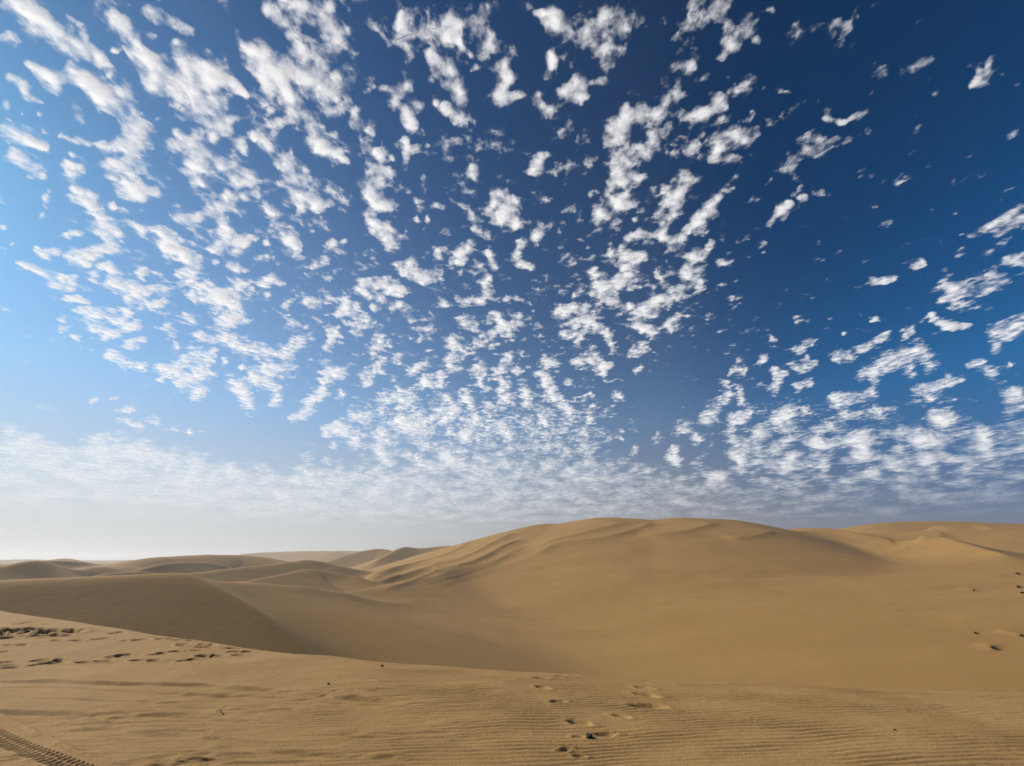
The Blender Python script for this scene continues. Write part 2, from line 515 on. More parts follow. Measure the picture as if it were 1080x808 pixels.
# the churned patch at the left
for (px, py, s) in [(2, 667, 2.6), (8, 667.5, 2.0), (14, 669, 1.4), (20, 671, 1.2), (26, 664, 1.4), (33, 663.5, 1.6), (30, 672.5, 1.6), (24, 668, 1.1), (40, 668, 1.3), (42, 671.5, 1.5),
                    (37, 666, 1.4), (46, 665.5, 1.8), (55, 665.5, 1.8), (62, 666, 2.2), (68, 667, 2.0), (73, 667.3, 1.3), (58, 671.5, 1.4), (50, 671, 1.2),
                    (12, 671, 1.3), (35, 669, 1.2), (14, 664, 1.2), (3, 663, 1.0), (20, 673, 1.1), (48, 668.5, 1.4), (28, 666, 1.2), (6, 674, 1.1)]:
    add_print(px, py, 0.46 * s, 0.26 * s, random.uniform(-0.3, 0.3), 0.12 * s, 0.012)

RUTS = []                                     # polyline on the plane, width, depth
for pts, w, dp in [
    ([(-60, 718), (0, 719.5), (40, 719), (100, 721.5), (170, 722.5), (220, 723.5), (280, 728), (340, 733), (400, 739), (470, 748)], 0.10, 0.022),
    ([(-40, 727), (30, 725.5), (100, 728), (150, 730.5), (220, 734), (300, 737), (360, 742), (430, 748)], 0.09, 0.012),
    ([(-60, 752), (0, 752.5), (60, 753), (110, 754.5), (160, 756), (230, 761), (300, 766)], 0.11, 0.016),
    ([(60, 771), (110, 771), (160, 776), (220, 780), (300, 786)], 0.10, 0.012),
    ([(-20, 737), (60, 738), (140, 740), (200, 742)], 0.06, 0.009),
    ([(-30, 744), (0, 757.5), (30, 772), (55, 784), (78, 794)], 0.05, 0.014),
    ([(230, 790), (300, 795), (380, 799), (440, 803)], 0.08, 0.012),
]:
    q = catmull(on_plane(np.array([p[0] for p in pts], float), np.array([p[1] for p in pts], float)), 5)
    RUTS.append((q, w, dp))

TRK_A, TRK_B = on_plane(0, 762.0), on_plane(112.0, 808.0)       # upper edge of the tyre track
TRK_C, TRK_D = on_plane(0, 787.0), on_plane(46.0, 808.0)        # lower edge


def fore_detail(x, y):
    r = np.hypot(x, y)
    t = np.arctan2(x, y)
    inside = sstep(0.6, -0.8, r - edge_range(t))
    z = np.zeros(x.shape)
    px, py = project(x, y, np.full(x.shape, -CAM_H))
    # --- wind ripples: crests run across the view, broken and drifting
    wx = 0.10 * fbm(x / 1.5, y / 0.9, 3, 51) + 0.012 * fbm(x / 0.35, y / 0.3, 2, 52)
    v = y - 0.10 * x + 0.012 * x * np.abs(x) * 0.2 + wx * 0.9
    lam = 0.084
    ph = v / lam * 2 * math.pi
    wave = np.sin(ph + 0.75 * np.cos(ph)) - 0.25 * np.abs(np.sin(ph * 0.5))
    patch = fbm(x / 1.3, y / 0.55, 3, 53)
    right = sstep(150, 620, px)
    near = sstep(13.0, 8.0, r)
    amp = 0.0088 * np.clip(0.55 + 1.3 * patch, 0.05, 1.3) * (0.25 + 0.75 * right) * near
    z += amp * wave
    lam2 = 0.30
    v2 = y - 0.05 * x + 0.24 * fbm(x / 2.2, y / 1.2, 3, 61)
    z += 0.0014 * np.sin(v2 / lam2 * 2 * math.pi) * np.clip(0.4 + 1.6 * fbm(x / 2.5, y / 0.8, 2, 62), 0, 1.2) * near
    # --- streaky broken ridges on the left
    st = fbm(x / 0.85 + 3 * fbm(x / 2, y / 2, 2, 56), (y - 0.06 * x) / 0.11, 3, 54)
    sm = np.clip(0.35 + 1.4 * fbm(x / 1.6, y / 0.7, 2, 55), 0, 1.2) * sstep(650, 250, px) * sstep(9.5, 7.0, r)
    z += 0.024 * sm * np.tanh(2.6 * st)
    # --- grain-scale lumps
    z += (0.0035 * fbm(x / 0.16, y / 0.12, 3, 57) + 0.004 * fbm(x / 0.5, y / 0.22, 2, 58))
    # --- ruts
    for q, w, dp in RUTS:
        m = (py > 700) & (px < 560)
        if not m.any(): continue
        xs, ys = x[m], y[m]
        best = np.full(xs.shape, 1e9); uu = np.zeros(xs.shape)
        for k in range(len(q) - 1):
            ax, ay = q[k, :2]; ex, ey = q[k + 1, :2] - q[k, :2]
            u = np.clip(((xs - ax) * ex + (ys - ay) * ey) / (ex * ex + ey * ey), 0, 1)
            cr = np.hypot(xs - ax - u * ex, ys - ay - u * ey) * np.sign(ex * (ys - ay) - ey * (xs - ax))
            nearer = np.abs(cr) < np.abs(best)
            best = np.where(nearer, cr, best); uu = np.where(nearer, (k + u) / (len(q) - 1), uu)
        b = best + 0.02 * fbm(xs / 0.4, ys / 0.4, 2, 59)
        fade = np.clip(0.8 + 1.0 * fbm(xs / 0.9, ys / 0.9, 2, 60), 0.15, 1.3)
        z[m] += 1.45 * fade * sstep(0, 0.14, uu) * sstep(1, 0.86, uu) * dp * (np.exp(-((b - 0.55 * w) / (0.6 * w)) ** 2) - np.exp(-(b / (0.45 * w)) ** 2))
    # --- tyre track
    a1, e1 = TRK_A[:2], (TRK_B - TRK_A)[:2]
    e1 = e1 / np.linalg.norm(e1)
    n1 = np.array([-e1[1], e1[0]])
    c1 = ((TRK_C + TRK_D) / 2)[:2]
    width = abs(float((c1 - a1) @ n1))
    s = (x - a1[0]) * e1[0] + (y - a1[1]) * e1[1]
    q = -((x - a1[0]) * n1[0] + (y - a1[1]) * n1[1]) / width * np.sign(-float((c1 - a1) @ n1)) 
    m = (q > -0.35) & (q < 1.35) & (r < 14)
    if m.any():
        qq, ss = q[m], s[m]
        band = sstep(-0.05, 0.06, qq) * sstep(1.05, 0.94, qq)
        groove = np.exp(-((qq - 0.13) / 0.03) ** 2) + 0.8 * np.exp(-((qq - 0.30) / 0.03) ** 2) + 0.5 * np.exp(-((qq - 0.72) / 0.03) ** 2)
        P = 0.085
        bars = np.sin(2 * math.pi * (ss / P + 0.9 * np.abs(qq - 0.5) + np.where(qq > 0.52, 0.5, 0.0)))
        bars = np.tanh(2.2 * bars) * sstep(0.14, 0.20, qq)
        ridge = np.exp(-((qq + 0.04) / 0.06) ** 2) + np.exp(-((qq - 1.06) / 0.07) ** 2)
        side = 0.010 * (np.exp(-((qq + 0.17) / 0.03) ** 2))
        z[m] = z[m] * (1 - 0.8 * band) + band * (-0.014 + 0.0078 * bars - 0.012 * groove) + 0.009 * ridge
    # --- footprints
    for (ax, ay, L, W, ang, dp, rim) in PRINTS:
        m = (np.abs(x - ax) < 2.2 * L) & (np.abs(y - ay) < 2.2 * L)
        if not m.any(): continue
        dx, dy = x[m] - ax, y[m] - ay
        u = (dx * math.cos(ang) + dy * math.sin(ang)) / (L * 0.5)
        w = (-dx * math.sin(ang) + dy * math.cos(ang)) / (W * 0.5)
        rho = np.sqrt(u * u + w * w) + 0.25 * fbm(x[m] / 0.16, y[m] / 0.16, 2, 63)
        dent = -dp * sstep(1.15, 0.45, rho)
        lip = rim * np.exp(-((rho - 1.35) / 0.35) ** 2)
        z[m] = z[m] * (1 - 0.85 * sstep(1.4, 0.7, rho)) + dent + lip
    return z * inside


def polar_mesh(name, th, rr, zfun, mat, keep):
    T, RR = np.meshgrid(th, rr)
    X, Y = RR * np.sin(T), RR * np.cos(T)
    Z = np.empty(X.shape)
    step = max(1, 150000 // len(th))
    for a in range(0, len(rr), step):
        Z[a:a + step] = zfun(X[a:a + step], Y[a:a + step])
    V = np.stack([X, Y, Z], -1).reshape(-1, 3)
    n, m = len(rr), len(th)
    i = np.arange(n - 1)[:, None] * m + np.arange(m - 1)[None, :]
    Fq = np.stack([i, i + m, i + m + 1, i + 1], -1).reshape(-1, 4)[:, ::-1]
    K = keep(RR - edge_range(T)).ravel()
    Fq = Fq[K[Fq].all(1)]
    used, inv = np.unique(Fq, return_inverse=True)
    return mesh_object(name, V[used], inv.reshape(Fq.shape), mat)


def spaced(a, b, f):
    out = [a]
    while out[-1] < b:
        out.append(out[-1] + f(out[-1]))
    return np.array(out)


# angles: fine where the camera looks, coarse all round
def angles(step):
    fine = np.arange(-1.22, 1.22, step)
    return np.concatenate([np.linspace(-math.pi, -1.25, 90), fine, np.linspace(1.25, math.pi, 90)])


sand_near = sand_material('sand_near', True)
sand_far = sand_material('sand_far', False)

near_r = spaced(0.25, 46.0, lambda r: 0.05 if r < 3.2 else max(0.010, 0.20 * r * r / (CAM_H * F_PX)) if r < 26 else 0.6)
ground = polar_mesh('ground', angles(0.0019), near_r, lambda x, y: height(x, y) + fore_detail(x, y), sand_near, lambda d: d < 3.0)
tag(ground, 'rippled tan sand of the near dune top with footprints and a tyre track', None, None, 'structure')
del ground['label']
far_r = spaced(6.0, 3700.0, lambda r: 0.5 if r < 100 else 0.0055 * r)
dunes = polar_mesh('dunes', angles(0.0032), far_r,
                   lambda x, y: height(x, y) - 0.3 * sstep(4.0, 2.4, np.hypot(x, y) - edge_range(np.arctan2(x, y))), sand_far, lambda d: d > 1.4)
tag(dunes, kind='structure')

# ------------------------------------------------------------------ stones, twig, shrubs
def lump(name, size, seed, mat, squash=(1, 1, 0.7), rough=0.28):
    """an angular stone: a subdivided icosahedron pushed by noise and cut by a few planes"""
    import bmesh
    bm = bmesh.new()
    bmesh.ops.create_icosphere(bm, subdivisions=3, radius=0.5)
    rs = random.Random(seed)
    planes = []
    for k in range(7):
        v = Vector((rs.uniform(-1, 1), rs.uniform(-1, 1), rs.uniform(-0.6, 1))).normalized()
        planes.append((v, rs.uniform(0.26, 0.42)))
    for v in bm.verts:
        for n, d in planes:
            e = v.co.dot(n) - d
            if e > 0: v.co -= n * e * 0.9
        q = v.co * 5.0
        v.co *= 1 + rough * 0.25 * float(gnoise(np.array([q.x + q.z]), np.array([q.y - q.z * 0.7]), seed)[0])
        v.co = Vector((v.co.x * size[0] * squash[0], v.co.y * size[1] * squash[1], v.co.z * size[2] * squash[2]))
    me = bpy.data.meshes.new(name)
    bm.to_mesh(me); bm.free()
    me.materials.append(mat)
    o = bpy.data.objects.new(name, me)
    COL.objects.link(o)
    return o


def ground_at(px, py):
    p = hit(px, py)
    z = float(height(p[:1], p[1:2])[0] + (fore_detail(p[:1].copy(), p[1:2].copy())[0] if math.hypot(p[0], p[1]) < 30 else 0))
    return Vector((p[0], p[1], z))


black_stone = plain_material('black_stone', (0.006, 0.006, 0.008, 1), (0.02, 0.02, 0.022, 1), 9.0, 0.85)
brown_stone = plain_material('brown_stone', (0.05, 0.035, 0.025, 1), (0.11, 0.08, 0.055, 1), 12.0, 0.9)
for (px, py, size, mat, label) in [
    (621.5, 778.5, (0.095, 0.08, 0.10), black_stone, 'jet black angular stone lying on rippled sand among footprints'),
    (346.5, 722.5, (0.055, 0.045, 0.04), brown_stone, 'small dark brown stone beside the long rut in the foreground sand'),
    (403.0, 703.2, (0.06, 0.05, 0.05), brown_stone, 'small dark stone near the foreground crest, left of the footprints'),
    (943.5, 770.5, (0.035, 0.03, 0.03), brown_stone, 'tiny dark pebble alone on rippled sand at the right'),
]:
    o = lump('pebble' if 'pebble' in label else 'stone', size, int(px), mat)
    p = ground_at(px, py)
    o.location = p + Vector((0, 0, size[2] * 0.16))
    o.rotation_euler = (1.0, -0.55, random.uniform(0, 6))
    tag(o, label, 'pebble' if 'pebble' in label else 'stone')


def tube(pts, radii, sides=6):
    V, Fc = [], []
    for i, p in enumerate(pts):
        p = Vector(p)
        d = (Vector(pts[min(i + 1, len(pts) - 1)]) - Vector(pts[max(i - 1, 0)])).normalized()
        a = d.orthogonal().normalized(); b = d.cross(a)
        for k in range(sides):
            an = 2 * math.pi * k / sides
            V.append(p + (a * math.cos(an) + b * math.sin(an)) * radii[i])
    for i in range(len(pts) - 1):
        for k in range(sides):
            q = i * sides
            Fc.append((q + k, q + (k + 1) % sides, q + sides + (k + 1) % sides, q + sides + k))
    return V, Fc


wood = plain_material('dry_wood', (0.05, 0.035, 0.022, 1), (0.10, 0.07, 0.045, 1), 20.0, 0.9)
V, Fc = tube([(-0.07, 0.05, 0.0), (-0.03, 0.02, 0.022), (0.01, -0.01, 0.028), (0.06, -0.05, 0.012), (0.09, -0.07, 0.004)], [0.004, 0.006, 0.006, 0.005, 0.003])
V2, F2 = tube([(0.0, 0.0, 0.026), (0.02, 0.03, 0.045), (0.03, 0.07, 0.05)], [0.004, 0.003, 0.002])
F2 = [tuple(i + len(V) for i in f) for f in F2]
o = mesh_object('twig', np.array(V + V2), np.array(Fc + F2), wood)
o.location = ground_at(231.5, 752.5)
tag(o, 'short dark dry twig lying on streaky sand below the long rut', 'twig')

shrub_mat = plain_material('dry_shrub', (0.030, 0.024, 0.014, 1), (0.070, 0.052, 0.030, 1), 3.0, 0.9)


def shrub(px, py, w, h, label):
    w, h = 0.62 * w, 0.6 * h
    p = hit(px, py)
    rs = random.Random(int(px * 7 + py))
    V, Fc = [], []
    for k in range(150):
        an, rad = rs.uniform(0, 2 * math.pi), rs.random() ** 0.6
        bx, by = 0.25 * w * rad * math.cos(an), 0.25 * w * rad * math.sin(an)
        tx, ty = 0.5 * w * rad * math.cos(an) + rs.gauss(0, .05 * w), 0.5 * w * rad * math.sin(an) + rs.gauss(0, .05 * w)
        tz = h * (1.05 - 0.55 * rad * rad) * rs.uniform(0.6, 1.1)
        v, f = tube([(bx, by, -0.15), ((bx + tx) / 2 * 0.95, (by + ty) / 2 * 0.95, tz * 0.55), (tx, ty, tz)],
                    [0.035 * w, 0.030 * w, 0.012 * w], 3)
        Fc += [tuple(i + len(V) for i in q) for q in f]
        V += v
    o = mesh_object('desert_shrub', np.array(V), np.array(Fc), shrub_mat, smooth=False)
    o.location = Vector(p) + Vector((0, 0, 0.0))
    tag(o, label, 'shrub')
    return p


SHRUBS = [
    (1074.0, 606.0, 1.5, 0.7, 'uppermost of the dark low desert shrubs on the right slope'),
    (1075.0, 620.0, 1.2, 0.8, 'round dark desert shrub between two others high on the right slope'),
    (1079.0, 626.0, 1.5, 0.5, 'flat dark desert shrub just below the round one at the right edge'),
    (1027.5, 623.5, 0.7, 0.5, 'tiny brown desert shrub alone, left of the upper shrubs on the right slope'),
    (1029.5, 668.5, 0.8, 0.4, 'small dark tuft up and left of the shrub with a pale sand tail'),
    (1048.0, 684.5, 1.0, 0.4, 'lowest dark desert shrub, with a pale sand tail on its left'),
    (1078.5, 671.8, 0.8, 0.5, 'dark desert shrub at the right edge with a long pale sand ridge leading to it'),
    (878.0, 572.5, 1.5, 0.6, 'faint lone desert shrub up on the rounded dune below the skyline'),
]
for s in SHRUBS:
    shrub(*s)

# ------------------------------------------------------------------ clouds
STROKES = """
10,2,10 35,15,14 45,28,16 65,38,14 80,50,12 92,58,6
105,60,8 114,66,4|116,78,3|72,16,5,.6 84,26,5 92,38,4|8,38,9 16,44,7
30,66,6 45,74,11 60,84,12 78,80,10 72,64,5|78,82,10 92,86,12 105,95,12 125,110,15 142,122,14 148,140,14 140,155,18 125,152,10
140,155,16 130,180,16 145,190,16 150,200,12|105,150,5 115,155,6
10,80,5 25,90,8 30,103,9 45,108,5|42,122,5|5,110,8|22,119,3
8,135,14 22,143,12 38,151,7 50,155,3|15,163,8 25,172,11 38,178,8|45,186,5
70,178,10 82,182,6|75,165,5|62,145,3|82,150,6 92,153,5
118,14,7 130,22,10 140,38,10 150,32,8 160,38,6|142,40,10 145,50,10 158,65,13 165,80,16 160,95,9|175,60,8
190,55,12 200,65,16 215,72,14 225,80,10 245,88,7 258,100,4|165,82,14 180,90,14 200,105,18 220,115,18 235,110,12|215,125,12 235,133,10 252,125,7
158,10,7 170,20,7 185,28,8 200,33,7|185,45,5
188,138,6 190,150,11 205,155,13 220,170,14 240,175,12 255,190,12 265,195,8|205,178,10 210,190,8
225,142,8|255,150,7 258,160,5|268,145,6|120,53,4|165,123,4
282,10,8 300,22,8 290,18,8|305,5,10 330,10,12 345,25,14 350,45,12 338,60,14 318,52,14 310,40,10|345,8,10
268,56,12 275,60,16 285,80,16 282,90,12 300,75,14 318,80,18 330,92,16 345,105,16 362,95,12 355,82,8|362,95,8 370,105,6 348,118,8|318,50,12 318,68,12
375,115,6 372,128,6|302,100,10 310,120,12 325,128,12 330,145,10 338,155,8|298,128,6
352,166,9 365,170,4|285,117,4|275,148,8 282,155,6|300,172,10 310,185,12 322,195,12 300,190,8
388,138,3 395,142,3|405,165,8 398,160,4|415,166,4|412,182,7 395,190,14 390,200,10 397,215,9 412,217,4
397,215,8 390,225,8 395,235,8 405,240,8 415,255,11 425,252,6 408,262,5
402,95,4 425,95,8 417,108,8 425,120,7 432,132,7|428,148,5 430,160,5 440,155,4|438,173,3|445,188,5|450,155,3
418,25,5 422,12,3|475,20,8 485,25,6 482,38,5 485,48,4 492,55,4|470,38,5
450,55,5 462,65,10 470,75,12 478,88,12 485,95,10|455,85,6|470,115,8 482,122,7|460,110,4|515,45,8 515,35,5
500,68,5 495,72,3|530,65,6 535,85,10 525,102,7 540,100,6 550,98,5|500,183,6|367,30,5,.6
582,22,12 580,35,8 590,15,6 565,15,4|578,58,5 580,70,6 573,82,5|610,90,12 592,96,7 615,102,7 614,108,3|635,87,6 625,88,4
640,52,5,.6|688,55,4,.6|600,68,3,.6|765,10,14 785,18,15 770,35,12 768,50,10 760,58,6|785,18,12 790,30,10|798,42,6|737,28,4
700,88,6,.65 703,83,5|706,106,8,.6|745,78,6,.6 735,85,4|775,85,12,.6 790,80,8 780,95,8
756,103,8|742,120,8 725,128,8|742,120,6 762,112,4|768,145,16 758,155,12 755,165,8 780,168,5|768,145,14 785,142,10 795,140,6|792,120,6 788,128,6
728,155,7 735,152,5|660,118,8 655,125,8|660,118,6 690,122,5 672,112,5|655,125,8 650,140,16 640,138,8|650,142,12 660,155,12 682,160,10|660,155,10 652,172,12 640,172,4
665,190,12 650,188,10|665,190,10 680,187,5|570,165,9 563,178,6|578,163,5|598,122,6,.6 602,132,6|575,112,5,.6
725,185,14 735,190,10|718,195,12 715,205,14 710,225,8 698,240,5 694,248,5 710,258,8 722,250,8 738,235,8 750,220,8 755,212,6|675,246,6 662,250,5
663,208,10 645,225,9 632,223,7|670,232,4|805,104,5,.6
885,26,8,.55 878,32,6 893,28,5|965,70,9,.6 982,62,6 952,77,6|970,88,8,.6 978,85,6 960,95,5|985,97,5,.6
1030,77,6,.55 1025,88,6 1038,85,5 1042,63,4|1055,75,3,.55|1015,32,6,.5 1027,30,4|1060,43,4,.55 1070,40,3|875,112,7 872,122,5 890,125,6 905,118,7 915,115,5
843,145,6 865,142,6|840,165,10 850,158,8 862,165,6 875,150,6 882,145,4|840,165,10 835,175,10 842,190,7
950,130,5,.65 940,136,4 965,124,4|915,138,5,.55|920,168,4,.6 925,163,3|822,97,6,.6 832,100,4|815,10,5,.55
858,205,4,.65 865,206,4|830,215,5 820,225,8 813,235,6
80,205,8 95,208,8 100,225,9 112,238,9 125,245,7|115,255,12 125,258,9 100,265,9 75,272,7 90,280,6|60,265,6 45,268,5 35,262,3|50,205,5 48,215,6 42,228,4|75,246,5 85,246,4
150,205,10 140,203,8 165,204,5 |120,215,4|20,278,5 40,285,6 60,295,7 72,300,8 55,303,5|80,290,4|80,315,6 70,316,4 92,317,4|3,241,5|12,256,3|5,268,3
150,245,9 165,240,8 175,255,12 188,265,12 200,275,11 208,282,8 190,285,8 205,292,8 195,300,8
215,305,14 230,315,16 245,310,14 245,328,14 235,340,10 250,335,10|205,310,8
180,230,5 200,235,8 215,225,10 230,220,8 235,245,10 245,255,10 225,262,6|245,255,8 250,265,8 262,255,6|228,275,4|240,205,8 255,208,8 268,204,8|245,280,7 255,283,6
100,290,6 115,280,7 120,295,9 140,305,10 150,310,8 135,315,6|150,308,6 165,303,5 180,307,4|150,288,6
80,328,5 105,333,8 125,338,6 135,330,6|95,345,5 125,350,6 110,355,5|130,346,6 145,342,6|65,337,5|65,345,4 72,345,3|80,355,5
115,372,5 130,382,7 150,388,6|140,362,7 150,360,5|165,388,6 185,393,12 200,375,11 215,380,10 225,370,6|210,395,14 190,405,10|205,415,8 215,412,6|170,400,5|185,364,5
175,345,5 185,350,5|195,334,5 205,337,4|160,322,6 172,318,5|150,323,4
210,352,6 225,355,7 245,358,8 260,368,9 275,372,9 295,375,8 310,365,7 325,358,6|300,388,12 280,392,10 265,395,8|245,405,9 255,410,12 260,425,10|265,400,10 280,400,12 290,410,8 290,425,6|238,382,4|255,388,3
275,210,9 285,222,8 288,235,9 295,245,7 305,250,7 312,260,6|283,257,4|280,272,4|310,205,12 325,205,12 335,215,7 345,215,5|318,218,6
335,278,6 345,275,5|350,255,4|362,255,4|275,300,6 290,295,6 300,297,4|282,310,5|325,318,5 335,320,6|315,342,6 308,340,4|322,345,5|327,350,4|303,320,4
350,355,7 345,365,5|355,350,6|380,297,6 395,300,9 415,305,10 425,305,6|400,315,8 380,308,6|365,320,10 360,328,8|375,325,7|375,345,10 385,340,9 372,350,6|415,325,5 422,318,4|395,325,5
430,278,7 420,280,6|440,285,6 425,290,6|450,292,8 465,292,5|475,278,5 485,275,6 490,265,6 495,258,6|487,286,4|462,268,4
505,245,6 500,240,4|512,250,4|443,216,6 440,212,4|463,215,5 468,218,4|440,230,3|453,231,3|525,205,9 515,222,8 530,230,10 540,220,10 545,235,7|498,228,5|515,270,4 520,280,5
515,295,5 510,300,6 515,310,7 505,317,5 490,318,5 482,312,4|467,320,5,.7|450,350,7 455,347,5|443,355,4
490,340,8 500,345,5|525,335,8 530,345,9 520,355,8 505,360,8|538,348,8 545,340,8|400,362,9 395,370,5|410,362,4
345,390,10 360,395,8|400,385,9 390,392,8|420,380,6|435,392,8 450,382,6|475,375,12 485,370,8|465,395,8|480,360,8 475,385,8|505,385,8 510,395,6|535,380,8 525,395,8
572,240,7 565,252,6|547,260,6 545,275,5 560,281,4|543,215,8|625,287,7 635,288,5|660,272,8 675,268,6|660,272,7 655,283,8 665,290,8 640,300,11 630,310,8 645,318,8 655,325,5|672,295,6|615,305,6 605,313,3|645,267,5
700,300,6 695,290,5|690,303,4|715,307,8 700,318,9 685,325,9 670,332,8 680,345,8 690,352,7|665,325,5
735,280,12 725,288,9|738,275,6 742,265,5 750,258,4|742,300,6 738,308,4|760,275,4,.6
590,330,6 605,325,6 618,335,13 605,345,9 595,352,6|625,340,8|610,360,6|640,352,6 645,365,6|612,378,9 625,375,8 630,388,6 645,385,4|635,393,6
710,338,6 705,342,5|680,365,6 665,375,5|690,358,4|670,390,6 675,387,4|550,332,6 545,340,7|575,382,8 585,385,6|570,395,8|545,390,7|782,382,6 |770,391,4 785,392,5|805,378,6
1025,250,7 1035,245,9 1050,242,12 1065,232,10 1080,225,12 1095,220,10|1060,275,5 1075,275,9 1090,280,10|1035,270,5,.65 1045,268,4|1010,270,5,.6 1015,262,4
1000,305,12 1012,312,14 1030,305,12 1050,295,10 1060,292,7|995,315,8|920,297,5 935,295,5 943,292,4|965,280,6 975,277,4|985,336,6 1000,343,6 1015,345,6|1000,287,5,.65
1045,350,7 1060,350,10 1075,342,10 1090,335,10|1050,365,8|920,336,4 924,334,3|840,337,4,.65|890,351,3|840,373,6 850,363,5 860,361,4|850,375,5|835,387,5 850,385,7 860,382,4
880,378,5 895,375,7 910,368,6 920,362,7 935,355,6|955,350,6 962,347,4|910,395,8 930,385,10 950,378,12 970,370,12 980,385,10|960,390,8|920,400,8
1020,385,4 1035,380,5|1035,390,5 1045,393,6|1065,384,3|1000,397,5|815,390,6 822,397,6|815,357,4
98,423,3 103,422,3|119,421,3 125,421,3|122,433,3 140,432,3|122,441,3 140,446,4 150,447,3|155,443,4 168,445,4|200,456,3|183,453,3
345,395,9 340,410,9 325,430,9 310,442,7|360,415,6|385,400,8|415,418,12 430,422,10|405,425,8|425,445,12 440,450,10|375,440,8 385,438,8
345,455,8 360,450,8 375,465,10|350,470,6|400,460,8 400,475,7|345,485,6|440,487,4|460,405,10 445,402,6|470,420,6|470,440,9 480,430,8|455,442,6|490,415,6 495,425,6|510,408,6 500,390,6
530,405,8 535,420,8|515,430,6|500,445,8 490,460,6|530,450,8 535,460,6|470,480,8 485,485,6|505,463,4|575,400,8 585,420,7 598,430,6 600,436,5|600,404,5|550,410,8 555,425,5
648,415,4 655,418,3|625,414,4|625,427,4|570,435,5 575,445,5|625,442,5|595,452,4|575,460,5|655,462,4|655,453,3
770,405,6 765,418,8|780,410,5|745,440,9 755,430,6|715,452,7 725,450,8|695,462,6|735,463,6|782,422,5|775,442,8 790,438,6|750,468,4|670,475,6|710,480,9 715,490,6|780,475,9|800,478,7|750,505,8 760,500,7|800,460,6
845,388,7|825,395,6 815,410,6|840,408,5 855,404,4|835,430,7 825,445,9|850,432,5|880,420,7 900,422,7 920,415,6|890,438,4|925,434,5|965,412,5 980,410,7 1000,403,5 1015,398,4|980,418,4
985,440,6 1000,438,6|865,465,7 855,460,5|905,478,7 915,460,6|925,500,7 915,500,5|1035,455,7 1045,480,6|1065,420,8 1075,415,8|835,483,6 825,490,7|870,490,6|970,470,9 990,465,8|975,480,10 985,495,7
""".strip().replace('\n', '|').split('|')

dth = 0.0034
cth = np.arange(-1.25, 1.25, dth)
crho = spaced(0.36, 26.0, lambda q: q * dth * max(1.0, q / 1.5))
TH, RHO = np.meshgrid(cth, crho)
CXW, CYW = RHO * np.sin(TH) * CLOUD_H, RHO * np.cos(TH) * CLOUD_H
PX, PY = project(CXW, CYW, np.full(TH.shape, CLOUD_H))
# uneven outlines: the strokes are looked up through a warped sky
wpx = 7.0 * fbm(CXW / 210, CYW / 210, 4, 71, 0.6)
wpy = 7.0 * fbm(CXW / 210 + 40, CYW / 210 - 13, 4, 72, 0.6)
SX, SY = PX + wpx, PY + wpy
B = np.zeros(TH.shape)
for s in STROKES:
    s = s.strip()
    if not s: continue
    pts = [tuple(float(v) for v in q.split(',')) for q in s.split()]
    st = pts[0][3] if len(pts[0]) > 3 else 1.0
    pts = [p[:3] for p in pts]
    if len(pts) == 1: pts = pts * 2
    for (x0, y0, r0), (x1, y1, r1) in zip(pts[:-1], pts[1:]):
        g = 1.52
        m = (SX > min(x0 - g * r0, x1 - g * r1)) & (SX < max(x0 + g * r0, x1 + g * r1)) & (SY > min(y0 - g * r0, y1 - g * r1)) & (SY < max(y0 + g * r0, y1 + g * r1))
        if not m.any(): continue
        xs, ys = SX[m], SY[m]
        ex, ey = x1 - x0, y1 - y0
        L2 = ex * ex + ey * ey
        u = np.clip(((xs - x0) * ex + (ys - y0) * ey) / L2, 0, 1) if L2 > 0 else 0.0
        d = np.hypot(xs - x0 - u * ex, ys - y0 - u * ey) / (g * (r0 + u * (r1 - r0)))
        B[m] = np.maximum(B[m], st * np.clip(1.18 * (1 - d), 0, 1))
# how much of the sky the scattered small clouds and the low bank fill, from place to place
bank_top = np.interp(PX, [-300, 0, 40, 75, 95, 140, 180, 220, 270, 330, 400, 470, 560, 640, 720, 800, 900, 1000, 1080, 1300],
                     [440, 444, 455, 462, 456, 455, 465, 478, 489, 486, 488, 470, 470, 476, 490, 495, 500, 500, 500, 500])
cov = np.interp(PX, [0, 260, 420, 640, 760, 1080], [0.80, 0.80, 0.74, 0.62, 0.52, 0.46]) * sstep(-14, 22, PY - bank_top)
mid = 0.52 * sstep(330, 420, PX) * sstep(380, 450, PY) * sstep(700, 600, PX)
mid = np.maximum(mid, 0.52 * sstep(720, 800, PX) * sstep(395, 460, PY))
cov = np.maximum(cov, mid)
cov = np.maximum(cov, 0.22 * sstep(860, 700, PX) * sstep(30, 90, PX + 0.0 * PY) * sstep(395, 330, PY))
cov = np.maximum(cov, 0.17 * sstep(200, 250, PX) * sstep(700, 600, PX) * sstep(420, 380, PY))
nz = fbm(CXW / 125, CYW / 125, 6, 81, 0.62)
farther = sstep(2.0, 4.5, RHO)
nz = nz * (1 - farther) + farther * fbm(TH * 24 + 3, np.log(RHO) * 10, 5, 84, 0.55)
B *= 1 - 0.24 * sstep(520, 820, PX) * sstep(330, 150, PY)
bank = sstep(-10, 40, PY - bank_top)
nz = nz * (1 - bank) + bank * (0.62 * fbm(TH * 17, np.log(RHO) * 8, 5, 83, 0.55) + 0.25 * nz)
Fd = 0.86 * B + cov * (1 - 0.9 * np.clip(B, 0, 1)) + nz * (1.05 - 0.30 * B)
DENS = np.clip((Fd - 0.33) / 0.80, -1, 1.3)
